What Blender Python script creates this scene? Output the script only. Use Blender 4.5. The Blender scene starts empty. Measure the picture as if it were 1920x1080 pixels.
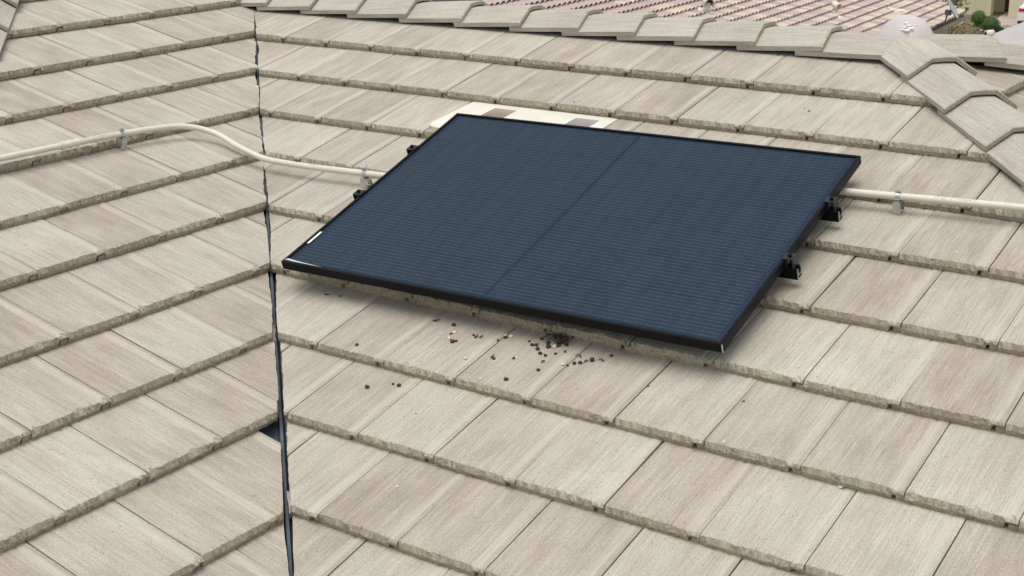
import bpy, bmesh, math, random
from mathutils import Vector, Matrix, noise
S = bpy.context.scene
C = S.collection
R = math.radians
rnd = random.Random(11)

# ------------------------------------------------------------------ camera, sky, sun, exposure
cam = bpy.data.cameras.new('camera'); co = bpy.data.objects.new('camera', cam); C.objects.link(co)
co.location = (1.71625, -3.44492, 1.72311); co.rotation_euler = (1.255953, 0.01118, 0.605916)
cam.sensor_width = 36; cam.lens = 36 * 2648.37 / 1920; cam.clip_start = 0.05; cam.clip_end = 4000
S.camera = co
SUN_EL, SUN_AZ = 78, 178            # azimuth clockwise from +Y
w = bpy.data.worlds.new('World'); S.world = w; w.use_nodes = True
nt = w.node_tree; bg = nt.nodes['Background']
sky = nt.nodes.new('ShaderNodeTexSky'); sky.sky_type = 'NISHITA'; sky.sun_disc = False
sky.sun_elevation = R(SUN_EL); sky.sun_rotation = R(SUN_AZ); sky.air_density = 1.0; sky.dust_density = 3.0
hs = nt.nodes.new('ShaderNodeHueSaturation'); hs.inputs['Saturation'].default_value = 0.14
nt.links.new(sky.outputs[0], hs.inputs['Color']); nt.links.new(hs.outputs[0], bg.inputs[0])
bg.inputs[1].default_value = 0.15
sl = bpy.data.lights.new('sun', 'SUN'); sl.energy = 1.3; sl.angle = R(48); sl.color = (1, 0.96, 0.9)
so = bpy.data.objects.new('sun', sl); C.objects.link(so)
el, az = R(SUN_EL), R(SUN_AZ)
sd = Vector((math.sin(az) * math.cos(el), math.cos(az) * math.cos(el), math.sin(el)))
so.rotation_euler = (-sd).to_track_quat('-Z', 'Y').to_euler()
S.view_settings.view_transform = 'Standard'; S.view_settings.look = 'None'
S.view_settings.exposure = 0.27; S.view_settings.gamma = 1

# ------------------------------------------------------------------ helpers
def tag(o, label=None, cat=None, group=None, kind=None):
    if label: o['label'] = label
    if cat: o['category'] = cat
    if group: o['group'] = group
    if kind: o['kind'] = kind
    return o
def mesh_of(name, bm, mat, smooth=False):
    bmesh.ops.recalc_face_normals(bm, faces=bm.faces)
    me = bpy.data.meshes.new(name); bm.to_mesh(me); bm.free()
    for m in (mat if isinstance(mat, (list, tuple)) else [mat]): me.materials.append(m)
    if smooth:
        for p in me.polygons: p.use_smooth = True
    return me
def link(name, me, parent=None, mat=None):
    o = bpy.data.objects.new(name, me); C.objects.link(o)
    if parent: o.parent = parent
    if mat is not None: o.matrix_local = mat
    return o
def empty(name, mat=None):
    o = bpy.data.objects.new(name, None); C.objects.link(o); o.empty_display_size = 0.1
    if mat is not None: o.matrix_world = mat
    return o
def obj(name, bm, mat, parent=None, M=None, smooth=False):
    return link(name, mesh_of(name, bm, mat, smooth), parent, M)
def box(bm, x0, x1, y0, y1, z0, z1, M=None, mi=0):
    v = [bm.verts.new((x, y, z)) for x in (x0, x1) for y in (y0, y1) for z in (z0, z1)]
    if M is not None:
        for q in v: q.co = M @ q.co
    for f in ((0,1,3,2),(4,6,7,5),(0,4,5,1),(2,3,7,6),(0,2,6,4),(1,5,7,3)):
        bm.faces.new([v[i] for i in f]).material_index = mi
    return v
def bevel(bm, w, seg=1):
    bmesh.ops.bevel(bm, geom=[e for e in bm.edges], offset=w, segments=seg, affect='EDGES', profile=0.6)
def catmull(P, n=8):
    P = [Vector(p) for p in P]; P = [2*P[0]-P[1]] + P + [2*P[-1]-P[-2]]; out = []
    for i in range(1, len(P)-2):
        a, b, c, d = P[i-1:i+3]
        for k in range(n):
            t = k/n
            out.append(0.5*((2*b)+(c-a)*t+(2*a-5*b+4*c-d)*t*t+(3*b-a-3*c+d)*t**3))
    out.append(P[-2]); return out
def tube(bm, pts, rad, seg=12, cap=True):
    pts = [Vector(p) for p in pts]; rings = []
    up = Vector((0, 0, 1))
    for i, p in enumerate(pts):
        t = (pts[min(i+1, len(pts)-1)] - pts[max(i-1, 0)]).normalized()
        u = up if abs(t.dot(up)) < 0.95 else Vector((1, 0, 0))
        a = t.cross(u).normalized(); b = a.cross(t)
        r = rad[i] if isinstance(rad, (list, tuple)) else rad
        rings.append([bm.verts.new(p + (a*math.cos(k*2*math.pi/seg)+b*math.sin(k*2*math.pi/seg))*r) for k in range(seg)])
    for A, B in zip(rings, rings[1:]):
        for k in range(seg): bm.faces.new((A[k], A[(k+1) % seg], B[(k+1) % seg], B[k]))
    if cap: bm.faces.new(rings[0]); bm.faces.new(rings[-1][::-1])
def basis(o, x, y, z):
    m = Matrix.Identity(4)
    for i in range(3): m[i][0], m[i][1], m[i][2], m[i][3] = x[i], y[i], z[i], o[i]
    return m
def blob(bm, c, r, sub=2, jit=0.12, seed=0, sc=(1, 1, 1)):
    g = bmesh.ops.create_icosphere(bm, subdivisions=sub, radius=1)
    for v in g['verts']:
        d = v.co.copy(); k = 1 + jit*noise.noise(d*1.7+Vector((seed*3.1, seed*1.7, 0)))*2
        v.co = Vector(c) + Vector((d.x*sc[0], d.y*sc[1], d.z*sc[2]))*r*k

# ------------------------------------------------------------------ materials
class N:
    def __init__(s, name):
        s.m = bpy.data.materials.new(name); s.m.use_nodes = True; s.t = s.m.node_tree
        s.b = s.t.nodes['Principled BSDF']
    def n(s, ty, **k):
        o = s.t.nodes.new(ty)
        for a, v in k.items(): setattr(o, a, v)
        return o
    def l(s, a, b): s.t.links.new(a, b)
    def math(s, op, a, b=None, c=None, clamp=False):
        o = s.n('ShaderNodeMath', operation=op); o.use_clamp = clamp
        for i, v in enumerate((a, b, c)):
            if v is None: continue
            if hasattr(v, 'links'): s.l(v, o.inputs[i])
            else: o.inputs[i].default_value = v
        return o.outputs[0]
    def mix(s, f, a, b, mode='MIX'):
        o = s.n('ShaderNodeMix', data_type='RGBA', blend_type=mode)
        for i, v in ((0, f), (6, a), (7, b)):
            if hasattr(v, 'links'): s.l(v, o.inputs[i])
            else: o.inputs[i].default_value = v if i == 0 else (*v, 1) if len(v) == 3 else v
        return o.outputs[2]
    def noise(s, vec, scale=5, detail=4, rough=0.5):
        o = s.n('ShaderNodeTexNoise'); o.inputs['Scale'].default_value = scale
        o.inputs['Detail'].default_value = detail; o.inputs['Roughness'].default_value = rough
        if vec is not None: s.l(vec, o.inputs['Vector'])
        return o.outputs['Fac']
    def vmul(s, vec, t):
        o = s.n('ShaderNodeVectorMath', operation='MULTIPLY'); s.l(vec, o.inputs[0]); o.inputs[1].default_value = t; return o.outputs[0]
    def mapr(s, v, a, b, c=0.0, d=1.0):
        o = s.n('ShaderNodeMapRange'); s.l(v, o.inputs[0])
        for i, x in enumerate((a, b, c, d)): o.inputs[i+1].default_value = x
        return o.outputs[0]
    def bump(s, h, strength, dist):
        o = s.n('ShaderNodeBump'); o.inputs['Strength'].default_value = strength; o.inputs['Distance'].default_value = dist
        s.l(h, o.inputs['Height']); s.l(o.outputs[0], s.b.inputs['Normal'])
    def set(s, col=None, rough=None, metal=None, **k):
        if col is not None:
            if hasattr(col, 'links'): s.l(col, s.b.inputs['Base Color'])
            else: s.b.inputs['Base Color'].default_value = (*col, 1)
        if rough is not None: s.b.inputs['Roughness'].default_value = rough
        if metal is not None: s.b.inputs['Metallic'].default_value = metal
        for a, v in k.items(): s.b.inputs[a].default_value = v
        return s.m
TW = 0.305          # tile width
def concrete(name, light, pink, cap=False):
    a = N(name); tc = a.n('ShaderNodeTexCoord'); oi = a.n('ShaderNodeObjectInfo'); rd = oi.outputs['Random']
    ob = tc.outputs['Object']
    off = a.n('ShaderNodeCombineXYZ'); a.l(a.math('MULTIPLY', rd, 91.7), off.inputs[0]); a.l(a.math('MULTIPLY', rd, 53.3), off.inputs[1])
    add = a.n('ShaderNodeVectorMath', operation='ADD'); a.l(ob, add.inputs[0]); a.l(off.outputs[0], add.inputs[1])
    p = add.outputs[0]
    sep = a.n('ShaderNodeSeparateXYZ'); a.l(ob, sep.inputs[0])
    fine = a.noise(a.vmul(p, (190, 5, 40)), 1, 3, 0.6)        # combed lines running down the tile
    mid = a.noise(a.vmul(p, (75, 3.0, 20)), 1, 3, 0.55)
    broad = a.noise(a.vmul(p, (14, 4, 8)), 1, 3, 0.5)
    rr = a.math('FRACT', a.math('MULTIPLY', rd, 7.31))
    rr = a.mapr(rr, 0.12, 0.88)
    f = a.math('ADD', a.math('MULTIPLY', rr, 0.62), a.mapr(broad, 0.3, 0.7, -0.22, 0.42), clamp=True)
    f = a.math('ADD', f, a.mapr(mid, 0.3, 0.7, -0.15, 0.15), clamp=True)
    col = a.mix(f, light, pink)
    grain = a.noise(a.vmul(p, (300, 150, 220)), 1, 3, 0.75)
    v = a.math('MULTIPLY', a.mapr(fine, 0.25, 0.75, 0.80, 1.18), a.mapr(grain, 0.25, 0.75, 0.70, 1.28))
    col = a.mix(1.0, col, a_rgb(a, v), 'MULTIPLY')
    geo = a.n('ShaderNodeNewGeometry')
    st = a.mapr(a.noise(geo.outputs['Position'], 2.2, 5, 0.62), 0.3, 0.7, 0.88, 1.07)
    col = a.mix(1.0, col, a_rgb(a, st), 'MULTIPLY')
    # green-grey lichen tint and dark specks
    gr = a.mapr(a.noise(p, 9, 4, 0.6), 0.5, 0.75, 0, 0.35)
    col = a.mix(gr, col, (0.36, 0.345, 0.27))
    sp = a.mapr(a.noise(a.vmul(p, (150, 95, 120)), 1, 2, 0.5), 0.665, 0.74, 0, 0.6)
    col = a.mix(sp, col, (0.13, 0.11, 0.10))
    sw = a.mapr(a.noise(a.vmul(p, (120, 70, 90)), 1.3, 2, 0.5), 0.68, 0.76, 0, 0.5)
    col = a.mix(sw, col, (0.62, 0.6, 0.54))
    if not cap:   # pale rubbed strip beside the side lap
        s1 = a.math('MULTIPLY', a.mapr(sep.outputs[0], TW-0.052, TW-0.044), a.mapr(sep.outputs[0], TW-0.022, TW-0.012, 1, 0))
        col = a.mix(a.math('MULTIPLY', s1, a.mapr(mid, 0.3, 0.7, 0.2, 0.75)), col, (0.52, 0.495, 0.42))
    # exposed aggregate along the broken nose
    e = a.math('ADD', sep.outputs[1], a.math('MULTIPLY', a.math('SUBTRACT', a.noise(a.vmul(p, (60, 60, 60)), 1, 3, 0.6), 0.5), 0.022))
    e = a.mapr(e, 0.003, 0.010, 1, 0)
    ag = a.mix(a.mapr(a.noise(p, 120, 3, 0.6), 0.35, 0.65), (0.195, 0.165, 0.115), (0.46, 0.41, 0.31))
    ag = a.mix(a.mapr(a.noise(p, 16, 2, 0.5), 0.45, 0.7), ag, (0.35, 0.33, 0.24))
    col = a.mix(a.math('MULTIPLY', e, 0.45 if cap else 0.85), col, ag)
    h = a.math('ADD', a.math('MULTIPLY', fine, 0.6), a.math('MULTIPLY', a.noise(p, 260, 3, 0.6), 0.5))
    h = a.math('ADD', h, a.math('MULTIPLY', mid, 0.5))
    a.bump(h, 0.75, 0.004)
    return a.set(col, 0.92, **{'Specular IOR Level': 0.25})
def a_rgb(a, v):
    o = a.n('ShaderNodeCombineColor')
    for i in range(3): a.l(v, o.inputs[i])
    return o.outputs[0]
def speckled(name, c1, c2, scale=8, rough=0.8, bump=0.0, metal=0.0, dist=0.01):
    a = N(name); tc = a.n('ShaderNodeTexCoord'); f = a.noise(tc.outputs['Object'], scale, 5, 0.6)
    if bump: a.bump(f, bump, dist)
    return a.set(a.mix(a.mapr(f, 0.3, 0.7), c1, c2), rough, metal)
M_tile = concrete('concrete_tile', (0.462, 0.434, 0.36), (0.35, 0.30, 0.246))
M_cap = concrete('concrete_cap', (0.455, 0.432, 0.37), (0.405, 0.37, 0.315), cap=True)
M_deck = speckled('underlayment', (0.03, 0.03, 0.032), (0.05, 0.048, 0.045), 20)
M_flash = speckled('slate_painted_metal', (0.05, 0.072, 0.092), (0.09, 0.12, 0.14), 14, 0.45)
M_black = speckled('black_anodised', (0.004, 0.0045, 0.0055), (0.007, 0.008, 0.010), 60, 0.42); M_black.node_tree.nodes['Principled BSDF'].inputs['Specular IOR Level'].default_value = 0.09
M_clamp = speckled('black_clamp', (0.02, 0.022, 0.026), (0.035, 0.04, 0.045), 60, 0.35, metal=0.5)
M_alu = speckled('bare_aluminium', (0.5, 0.5, 0.5), (0.66, 0.66, 0.66), 30, 0.38, metal=1.0)
M_zinc = speckled('zinc_plated', (0.45, 0.48, 0.52), (0.62, 0.64, 0.67), 60, 0.35, metal=1.0)
M_conduit = speckled('cream_conduit', (0.58, 0.555, 0.455), (0.66, 0.635, 0.53), 9, 0.42)
M_red = speckled('red_print', (0.62, 0.12, 0.16), (0.7, 0.25, 0.27), 200, 0.6)
M_white = speckled('cream_paint', (0.64, 0.61, 0.52), (0.70, 0.67, 0.58), 10, 0.5)
M_label = speckled('white_label', (0.75, 0.75, 0.78), (0.85, 0.85, 0.87), 80, 0.5)
M_slotr = speckled('brown_slot', (0.10, 0.045, 0.03), (0.2, 0.09, 0.05), 60, 0.7)  # dark red-brown colour of the louvre strips
M_slotb = speckled('blue_slot', (0.03, 0.07, 0.2), (0.07, 0.12, 0.28), 60, 0.7)
M_mortar = speckled('pale_mortar', (0.44, 0.44, 0.445), (0.62, 0.53, 0.49), 6, 0.9, 0.3)
M_splash = speckled('white_splash', (0.8, 0.8, 0.8), (0.85, 0.85, 0.84), 50, 0.7)
M_berry = speckled('dark_berry', (0.025, 0.012, 0.012), (0.07, 0.03, 0.03), 150, 0.5, 0.5, dist=0.002)
M_pale = speckled('pale_husk', (0.55, 0.5, 0.38), (0.72, 0.68, 0.58), 120, 0.7, 0.4, dist=0.002)
M_leaf = speckled('dead_leaf', (0.02, 0.015, 0.012), (0.08, 0.05, 0.03), 90, 0.8)
# solar cell: blue-black silicon with thin silver wires along x
a = N('solar_cell'); tc = a.n('ShaderNodeTexCoord'); sep = a.n('ShaderNodeSeparateXYZ'); a.l(tc.outputs['Object'], sep.inputs[0])
NB, CH = 10, 0.19625
fr = a.math('FRACT', a.math('MULTIPLY', a.math('DIVIDE', sep.outputs[1], CH), NB))
ln = a.mapr(a.math('ABSOLUTE', a.math('SUBTRACT', fr, 0.5)), 0.022, 0.06, 1, 0)
dots = a.mapr(a.math('ABSOLUTE', a.math('SUBTRACT', a.math('FRACT', a.math('MULTIPLY', sep.outputs[0], 32)), 0.5)), 0.05, 0.2, 1, 0.5)
oi = a.n('ShaderNodeObjectInfo')
base = a.mix(oi.outputs['Random'], (0.0055, 0.0125, 0.027), (0.007, 0.0155, 0.033))
col = a.mix(a.math('MULTIPLY', ln, a.math('MULTIPLY', dots, 0.45)), base, (0.22, 0.26, 0.29))
M_cell = a.set(col, 0.5, **{'Specular IOR Level': 0.06})
M_back = speckled('dark_backsheet', (0.0065, 0.014, 0.029), (0.0075, 0.0155, 0.032), 20, 0.9); M_back.node_tree.nodes['Principled BSDF'].inputs['Specular IOR Level'].default_value = 0.04
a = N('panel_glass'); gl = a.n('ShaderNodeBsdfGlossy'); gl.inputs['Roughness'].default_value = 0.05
gl.inputs['Color'].default_value = (0.62, 0.82, 1.0, 1)      # blue sky tint put into the reflection colour
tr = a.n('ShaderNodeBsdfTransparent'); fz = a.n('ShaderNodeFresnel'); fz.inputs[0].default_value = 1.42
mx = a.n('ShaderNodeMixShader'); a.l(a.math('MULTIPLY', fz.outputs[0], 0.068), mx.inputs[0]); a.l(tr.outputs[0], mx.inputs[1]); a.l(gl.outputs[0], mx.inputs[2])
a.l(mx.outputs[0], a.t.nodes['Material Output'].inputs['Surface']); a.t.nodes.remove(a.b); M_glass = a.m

# ------------------------------------------------------------------ roof geometry
P = 0.3051357; cp, sp_, tp = math.cos(P), math.sin(P), math.tan(P)
E0 = 0.373303                      # exposure of a course
X0, UL, VL = -1.7345336, -1.4927234, 2.0424514
T = 0.0395                          # nose thickness
VR = 7.3; YA, ZA = VR*E0*cp, VR*E0*sp_; HS = 2.21; XA = HS - YA
HIPL = -3.63
RX, RS, RN = Vector((1, 0, 0)), Vector((0, cp, sp_)), Vector((0, -sp_, cp))
LX, LS, LN = Vector((0, 1, 0)), Vector((-cp, 0, sp_)), Vector((sp_, 0, cp))
DR = {-2: (-.066, .102), -1: (.018, .041), 0: (-.033, -.004), 1: (-.025, -.02), 2: (.032, -.028), 3: (.042, -.001), 4: (-.036, -.042), 5: (.007, -.036), 6: (.061, -.013), -3: (.02, .13), -4: (-.02, .16), -5: (.03, .19)}
DL = {-4: (.099, -.008), -3: (.036, .004), -2: (.058, -.032), -1: (-.015, -.041), 0: (.058, -.01), 1: (-.066, -.042), 2: (-.03, -.03), 3: (-.029, -.017), 4: (-.054, .032), 5: (-.085, .112), 6: (0, .15), 7: (.03, .18), -5: (.04, -.01), -6: (0, 0), -7: (.03, 0)}
def ptR(u, v, h=0): return RX*(u*TW) + RS*(v*E0) + RN*h
def ptL(u, v, h=0): return Vector((X0, 0, 0)) + LX*((u+UL)*TW) + LS*((v+VL)*E0) + LN*h
def surfR(u, v, h=0):              # point on the top face of the tile at (u, v)
    best = None
    for k in range(-5, 7):
        f = k + DR[k][1]
        if f <= v: best = f
    return ptR(u, v, -T*(v-best) + h)
LEN = E0 + 0.075

def tile_bm(seed):
    r = random.Random(seed); bm = bmesh.new()
    g = 0.0018
    xs = [g + (TW-2*g)*i/39 for i in range(40)]
    xs = sorted([x for x in xs if not (TW-0.050 < x < TW-0.026)] + [TW-0.046, TW-0.042, TW-0.036, TW-0.032])
    def tz(x):
        d = 0
        if TW-0.0425 < x < TW-0.0355: d = -0.0025
        if x < 0.004 or x > TW-0.004: d -= 0.0012
        return d
    s0 = r.random()*50; rows = []
    for i, x in enumerate(xs):
        n1 = noise.noise(Vector((x*22, s0, 0))); n2 = noise.noise(Vector((x*75, s0, 3))); n3 = noise.noise(Vector((x*150, s0, 7)))
        y0 = 0.008 + 0.006*n1 + 0.008*n2 + 0.006*n3
        chip = max(0, n2)*0.009 + max(0, n3)*0.004 + 0.001
        ym = -0.001 + 0.004*noise.noise(Vector((x*60, s0, 11))) + r.uniform(-.0015, .0015)
        yb = 0.002 + 0.004*noise.noise(Vector((x*45, s0, 15))) + r.uniform(-.001, .001)
        lap = x > TW-0.037
        zb = -T*0.46 if lap else -T + 0.002*noise.noise(Vector((x*50, s0, 19)))
        zk = -T*LEN/E0
        rows.append([bm.verts.new(c) for c in (
            (x, LEN, zk + tz(x)), (x, 0.022, -T*0.022/E0 + tz(x)), (x, y0, -chip + tz(x)),
            (x, ym, zb*0.5), (x, yb, zb), (x, LEN, zk + (zb if lap else -T*0.8)))])
    for A, B in zip(rows, rows[1:]):
        for k in range(6): bm.faces.new((A[k], A[(k+1) % 6], B[(k+1) % 6], B[k]))
    bm.faces.new(rows[0]); bm.faces.new(rows[-1][::-1])
    # under-lock lip that slides beneath the neighbour
    v = box(bm, -0.0275, 0.0005, 0.007, LEN, -T, -T*0.58)
    for q in v:
        if q.co.y > 0.1: q.co.z -= T*LEN/E0*0.98
    return bm
TILES = []
for k in range(10):
    me = mesh_of('roof_tile', tile_bm(k*7+1), M_tile); TILES.append(me)

def cut_tile(me, M, planes):
    bm = bmesh.new(); bm.from_mesh(me); Mi = M.inverted()
    for co_, no in planes:
        lc = Mi @ Vector(co_); ln_ = (Mi.to_3x3() @ Vector(no)).normalized()
        g = bmesh.ops.bisect_plane(bm, geom=bm.verts[:]+bm.edges[:]+bm.faces[:], plane_co=lc, plane_no=ln_, clear_outer=True, dist=1e-5)
        if not bm.faces: bm.free(); return None
        bmesh.ops.holes_fill(bm, edges=[e for e in bm.edges if e.is_boundary], sides=0)
        sd_ = lc.x*3 + lc.y*7                      # ragged saw-cut edge
        for q in bm.verts:
            if abs((q.co-lc).dot(ln_)) < 2e-4:
                q.co -= ln_*(0.0045*max(0, noise.noise(Vector((q.co.x*55, sd_, 2))) + .35) + 0.005*max(0, noise.noise(Vector((q.co.x*16, sd_, 9)))))
    if not bm.faces or sum(f.calc_area() for f in bm.faces) < 0.006: bm.free(); return None
    return mesh_of('roof_tile', bm, M_tile)

house = empty('tiled_house')
tag(house, 'large hip roofed house covered in beige ribbed concrete tiles with ridge and hip caps', 'house')
def deck(name, pts, nrm):
    bm = bmesh.new(); top = [bm.verts.new(Vector(p) - nrm*0.105) for p in pts]; bot = [bm.verts.new(Vector(p) - nrm*0.16) for p in pts]
    bm.faces.new(top); bm.faces.new(bot[::-1]); n = len(pts)
    for i in range(n): bm.faces.new((top[i], bot[i], bot[(i+1) % n], top[(i+1) % n]))
    return obj(name, bm, M_deck, house)
def zR(y): return y*tp
yb, xr = -2.2, 2.9
slopeR = deck('roof_slope', [(X0-yb, yb, zR(yb)), (xr, yb, zR(yb)), (xr, HS-xr, zR(HS-xr)), (XA, YA, ZA), (X0-YA, YA, ZA)], RN)
def zL(x): return (X0-x)*tp
slopeL = deck('roof_slope', [(X0-yb, yb, zL(X0-yb)), (X0-YA, YA, ZA), (X0-YA-.9, YA+.9, zL(X0-YA-.9)), (HIPL-YA-.9, YA+.9, zL(HIPL-YA-.9)), (HIPL-yb, yb, zL(HIPL-yb))], LN)
slope2 = deck('roof_slope', [(XA, YA, ZA), (xr, HS-xr, zR(HS-xr)), (xr, YA+(xr-XA), ZA-(xr-XA)*tp)], LN)
backN = Vector((0, sp_, cp))
slopeB = deck('roof_slope', [(X0-YA-.9, YA, ZA), (XA, YA, ZA), (XA+2, YA+2, ZA-2*tp), (X0-YA-.9, YA+2, ZA-2*tp)], backN)
M_wall = speckled('stucco', (0.5, 0.45, 0.37), (0.56, 0.51, 0.43), 12, 0.9, 0.3)
bm = bmesh.new(); box(bm, -7.2, 2.5, -1.2, 3.8, -8.4, -1.0); obj('wall', bm, M_wall, house)

def jit(M, r):
    return M @ Matrix.Translation((r.uniform(-.0012, .0012), r.uniform(-.0025, .0025), r.uniform(-.0008, .0012))) @ Matrix.Rotation(R(r.uniform(-.4, .4)), 4, 'Z') @ Matrix.Rotation(R(r.uniform(-.25, .25)), 4, 'Y')
nt_ = 0
def place(slope, M, planes, r):
    global nt_
    M = jit(M, r); me = TILES[r.randrange(len(TILES))]
    cs = [M @ Vector((x, y, 0)) for x in (-.03, TW) for y in (0, LEN)]
    need = []
    for co_, no in planes:
        d = [(c-Vector(co_)).dot(Vector(no)) for c in cs]
        if min(d) > -0.008: return
        if max(d) > 0: need.append((co_, no))
    if need:
        me = cut_tile(me, M, need)
        if me is None: return
    link('roof_tile', me, slope, M); nt_ += 1
q2 = math.sqrt(.5)
for v in range(-5, 7):
    du, dv = DR[v]
    vv = v+dv; y = vv*E0*cp
    u0 = math.floor((X0-y-LEN)/TW)-1
    for k in range(u0, 9):
        u = k + (0.5 if v % 2 else 0)
        if u > 7.2: continue
        r = random.Random((v+20)*1000+k)
        gr = (0.0045 + 0.005*max(0, (2-v))/5) * r.uniform(0.2, 1.9)
        if v == -1 and k <= -5: gr = 0.014
        place(slopeR, basis(ptR(u+du, vv), RX, RS, RN),
              [((X0+gr*1.414-y-.15, y+.15, 0), (-q2, -q2 + r.uniform(-.05, .05), 0)), ((HS-0.03, 0, 0), (q2, q2, 0))], r)
for v in range(-7, 8):
    du, dv = DL[v]; vv = v+dv
    x = X0-(vv+VL)*E0*cp
    for k in range(-12, 16):
        u = k + (0.5 if v % 2 else 0)
        if v == -4 and k == 0: continue          # a small cut piece is missing beside the valley
        yy = (u+du+UL)*TW
        if yy < -2.7 or yy > 3.3: continue
        r = random.Random((v+50)*1000+k+7)
        gl_ = 0.003*r.uniform(0.0, 2.2)
        place(slopeL, basis(ptL(u+du, vv), LX, LS, LN),
              [((x-.15, X0-gl_*1.414-x+.15, 0), (q2, q2 + r.uniform(-.045, .045), 0)), ((HIPL+0.03, 0, 0), (-q2, -q2, 0))], r)
for k in range(0, 7):
    s = 0.135 + k*E0 if False else 0.125 + k*E0
    for j in range(-8, 9):
        yy = YA + 0.06 + (j + 0.5*(k % 2))*TW
        o = Vector((XA, 0, ZA)) - LS*s; o.y = yy
        r = random.Random(9000+k*50+j)
        place(slope2, basis(o, LX, LS, LN), [((HS+0.03, 0, 0), (-q2, -q2, 0)), ((XA, YA-0.03, 0), (-q2, q2, 0)), ((2.6, 0, 0), (1, 0, 0))], r)

# ---- valley flashing: W-shaped painted metal
bm = bmesh.new()
dv_ = Vector((-1, 1, tp)).normalized(); cr = Vector((q2, q2, 0))
pr = [(-.26, .26*q2*tp - .082), (-.012, -.086), (-.004, -.055), (.004, -.055), (.012, -.086), (.26, .26*q2*tp - .082)]
rows = []
for t in (-1.9, -1.0, 0, 1, 2, 3, 3.9):
    o = Vector((X0, 0, 0)) + dv_*t
    rows.append([bm.verts.new(o + cr*a_ + Vector((0, 0, b_))) for a_, b_ in pr])
for A, B in zip(rows, rows[1:]):
    for k in range(len(pr)-1): bm.faces.new((A[k], A[k+1], B[k+1], B[k]))
fl = obj('valley_flashing', bm, M_flash, house); fl['label'] = 'slate blue metal strip in the open valley joint'
md = fl.modifiers.new('s', 'SOLIDIFY'); md.thickness = 0.001

# ---- ridge and hip caps
CL = 0.42
def cap_bm(seed):
    r = random.Random(seed); bm = bmesh.new(); s0 = seed*3.3
    prof = []
    for i in range(7): prof.append((-.158 + (.158-.054)*i/6, -.070 + .070*i/6))
    prof += [(0, .002)]
    prof += [(-x, z) for x, z in prof[:7][::-1]]
    rows = []
    ys = [0.0, 0.012, 0.14, 0.28, CL]
    for j, y in enumerate(ys):
        k = 1 - 0.06*y/CL; ro, ri = [], []
        for i, (x, z) in enumerate(prof):
            n = noise.noise(Vector((x*40, y*9, s0)))
            yy = y + (0.003*n if j == 0 else 0); ch = 0.004 if j == 0 else 0
            ed = 0.0015*noise.noise(Vector((y*30, x*9, s0)))
            ro.append(bm.verts.new((x*k + ed, yy, z*k - ch + ed)))
            ri.append(bm.verts.new((x*k*0.965, yy + (0.001 if j == 0 else 0), z*k - 0.021)))
        rows.append(ro + ri[::-1])
    n = len(rows[0])
    for A, B in zip(rows, rows[1:]):
        for k in range(n): bm.faces.new((A[k], A[(k+1) % n], B[(k+1) % n], B[k]))
    h = n//2
    for rw in (rows[0], rows[-1]):
        for k in range(h-1): bm.faces.new((rw[k], rw[k+1], rw[n-2-k], rw[n-1-k]))
    return bm
CAPS = [mesh_of('cap', cap_bm(k), M_cap) for k in range(5)]
def put_cap(name, openend, uphill, lift0, lift1, k, roll=0.0):
    r = random.Random(k*31+5)
    up = Vector((0, 0, 1))
    a_ = Vector(openend) + up*lift0
    b_ = Vector(openend) + Vector(uphill)*CL + up*lift1
    y = (b_-a_).normalized(); x = y.cross(up).normalized(); z = x.cross(y)
    M = basis(a_, x, y, z) @ Matrix.Rotation(R(r.uniform(-.8, .8)), 4, 'Z') @ Matrix.Rotation(R(roll + r.uniform(-.6, .6)), 4, 'Y')
    return link(name, CAPS[k % 5], house, M)
ends = [-1.42, -2.37, -3.43, -4.45, -5.48, -6.52, -7.66, -8.86, -10.06, -11.2, -12.3, -13.4, -14.5, -15.6]
for i, u in enumerate(ends):
    put_cap('ridge_cap', (u*TW, YA, ZA), (-1, 0, 0), 0.045 if i else 0.03, 0.012, i)
hu = Vector((-q2, q2, q2*tp)).normalized()
for i, d in enumerate([.345, .69, 1.03, 1.37, 1.71, 2.06, 2.40, 2.74, 3.1, 3.44]):
    o = Vector((XA, YA, ZA)) + Vector((q2, -q2, -q2*tp))*d
    put_cap('hip_cap', o, hu, 0.064, 0.028, i+20)
hf = Vector((-q2, -q2, q2*tp)).normalized()
for i, d in enumerate([.39, .72, 1.06, 1.40, 1.74, 2.08]):
    o = Vector((XA, YA, ZA)) + Vector((q2, q2, -q2*tp))*d
    put_cap('hip_cap', o, hf, 0.098, 0.062 if i else 0.028, i+40)
for i in range(8):
    yy = 0.25 + i*0.245
    put_cap('hip_cap', (HIPL-yy, yy, zL(HIPL-yy)), Vector((-q2, q2, q2*tp)).normalized(), 0.064, 0.028, i+60)

def cap_filler(a_, b_, w_, h0, h1, sink=.10):      # added filler closing see-through gaps, coloured dark like the shade under the caps
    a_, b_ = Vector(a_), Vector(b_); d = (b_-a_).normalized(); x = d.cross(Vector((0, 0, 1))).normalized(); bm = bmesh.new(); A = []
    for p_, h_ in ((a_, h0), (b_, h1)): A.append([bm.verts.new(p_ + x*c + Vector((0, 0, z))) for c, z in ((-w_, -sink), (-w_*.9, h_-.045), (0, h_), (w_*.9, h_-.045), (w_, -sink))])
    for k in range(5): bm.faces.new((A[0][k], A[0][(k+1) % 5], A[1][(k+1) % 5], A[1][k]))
    bm.faces.new(A[0]); bm.faces.new(A[1][::-1]); return obj('dark_cap_filler', bm, M_deck, house)
cap_filler((-5.4, YA, ZA), (XA, YA, ZA), .10, .012, .012)
cap_filler((XA, YA, ZA), Vector((XA, YA, ZA)) + Vector((q2, q2, -q2*tp))*2.05, .075, .0, .028)
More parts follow.
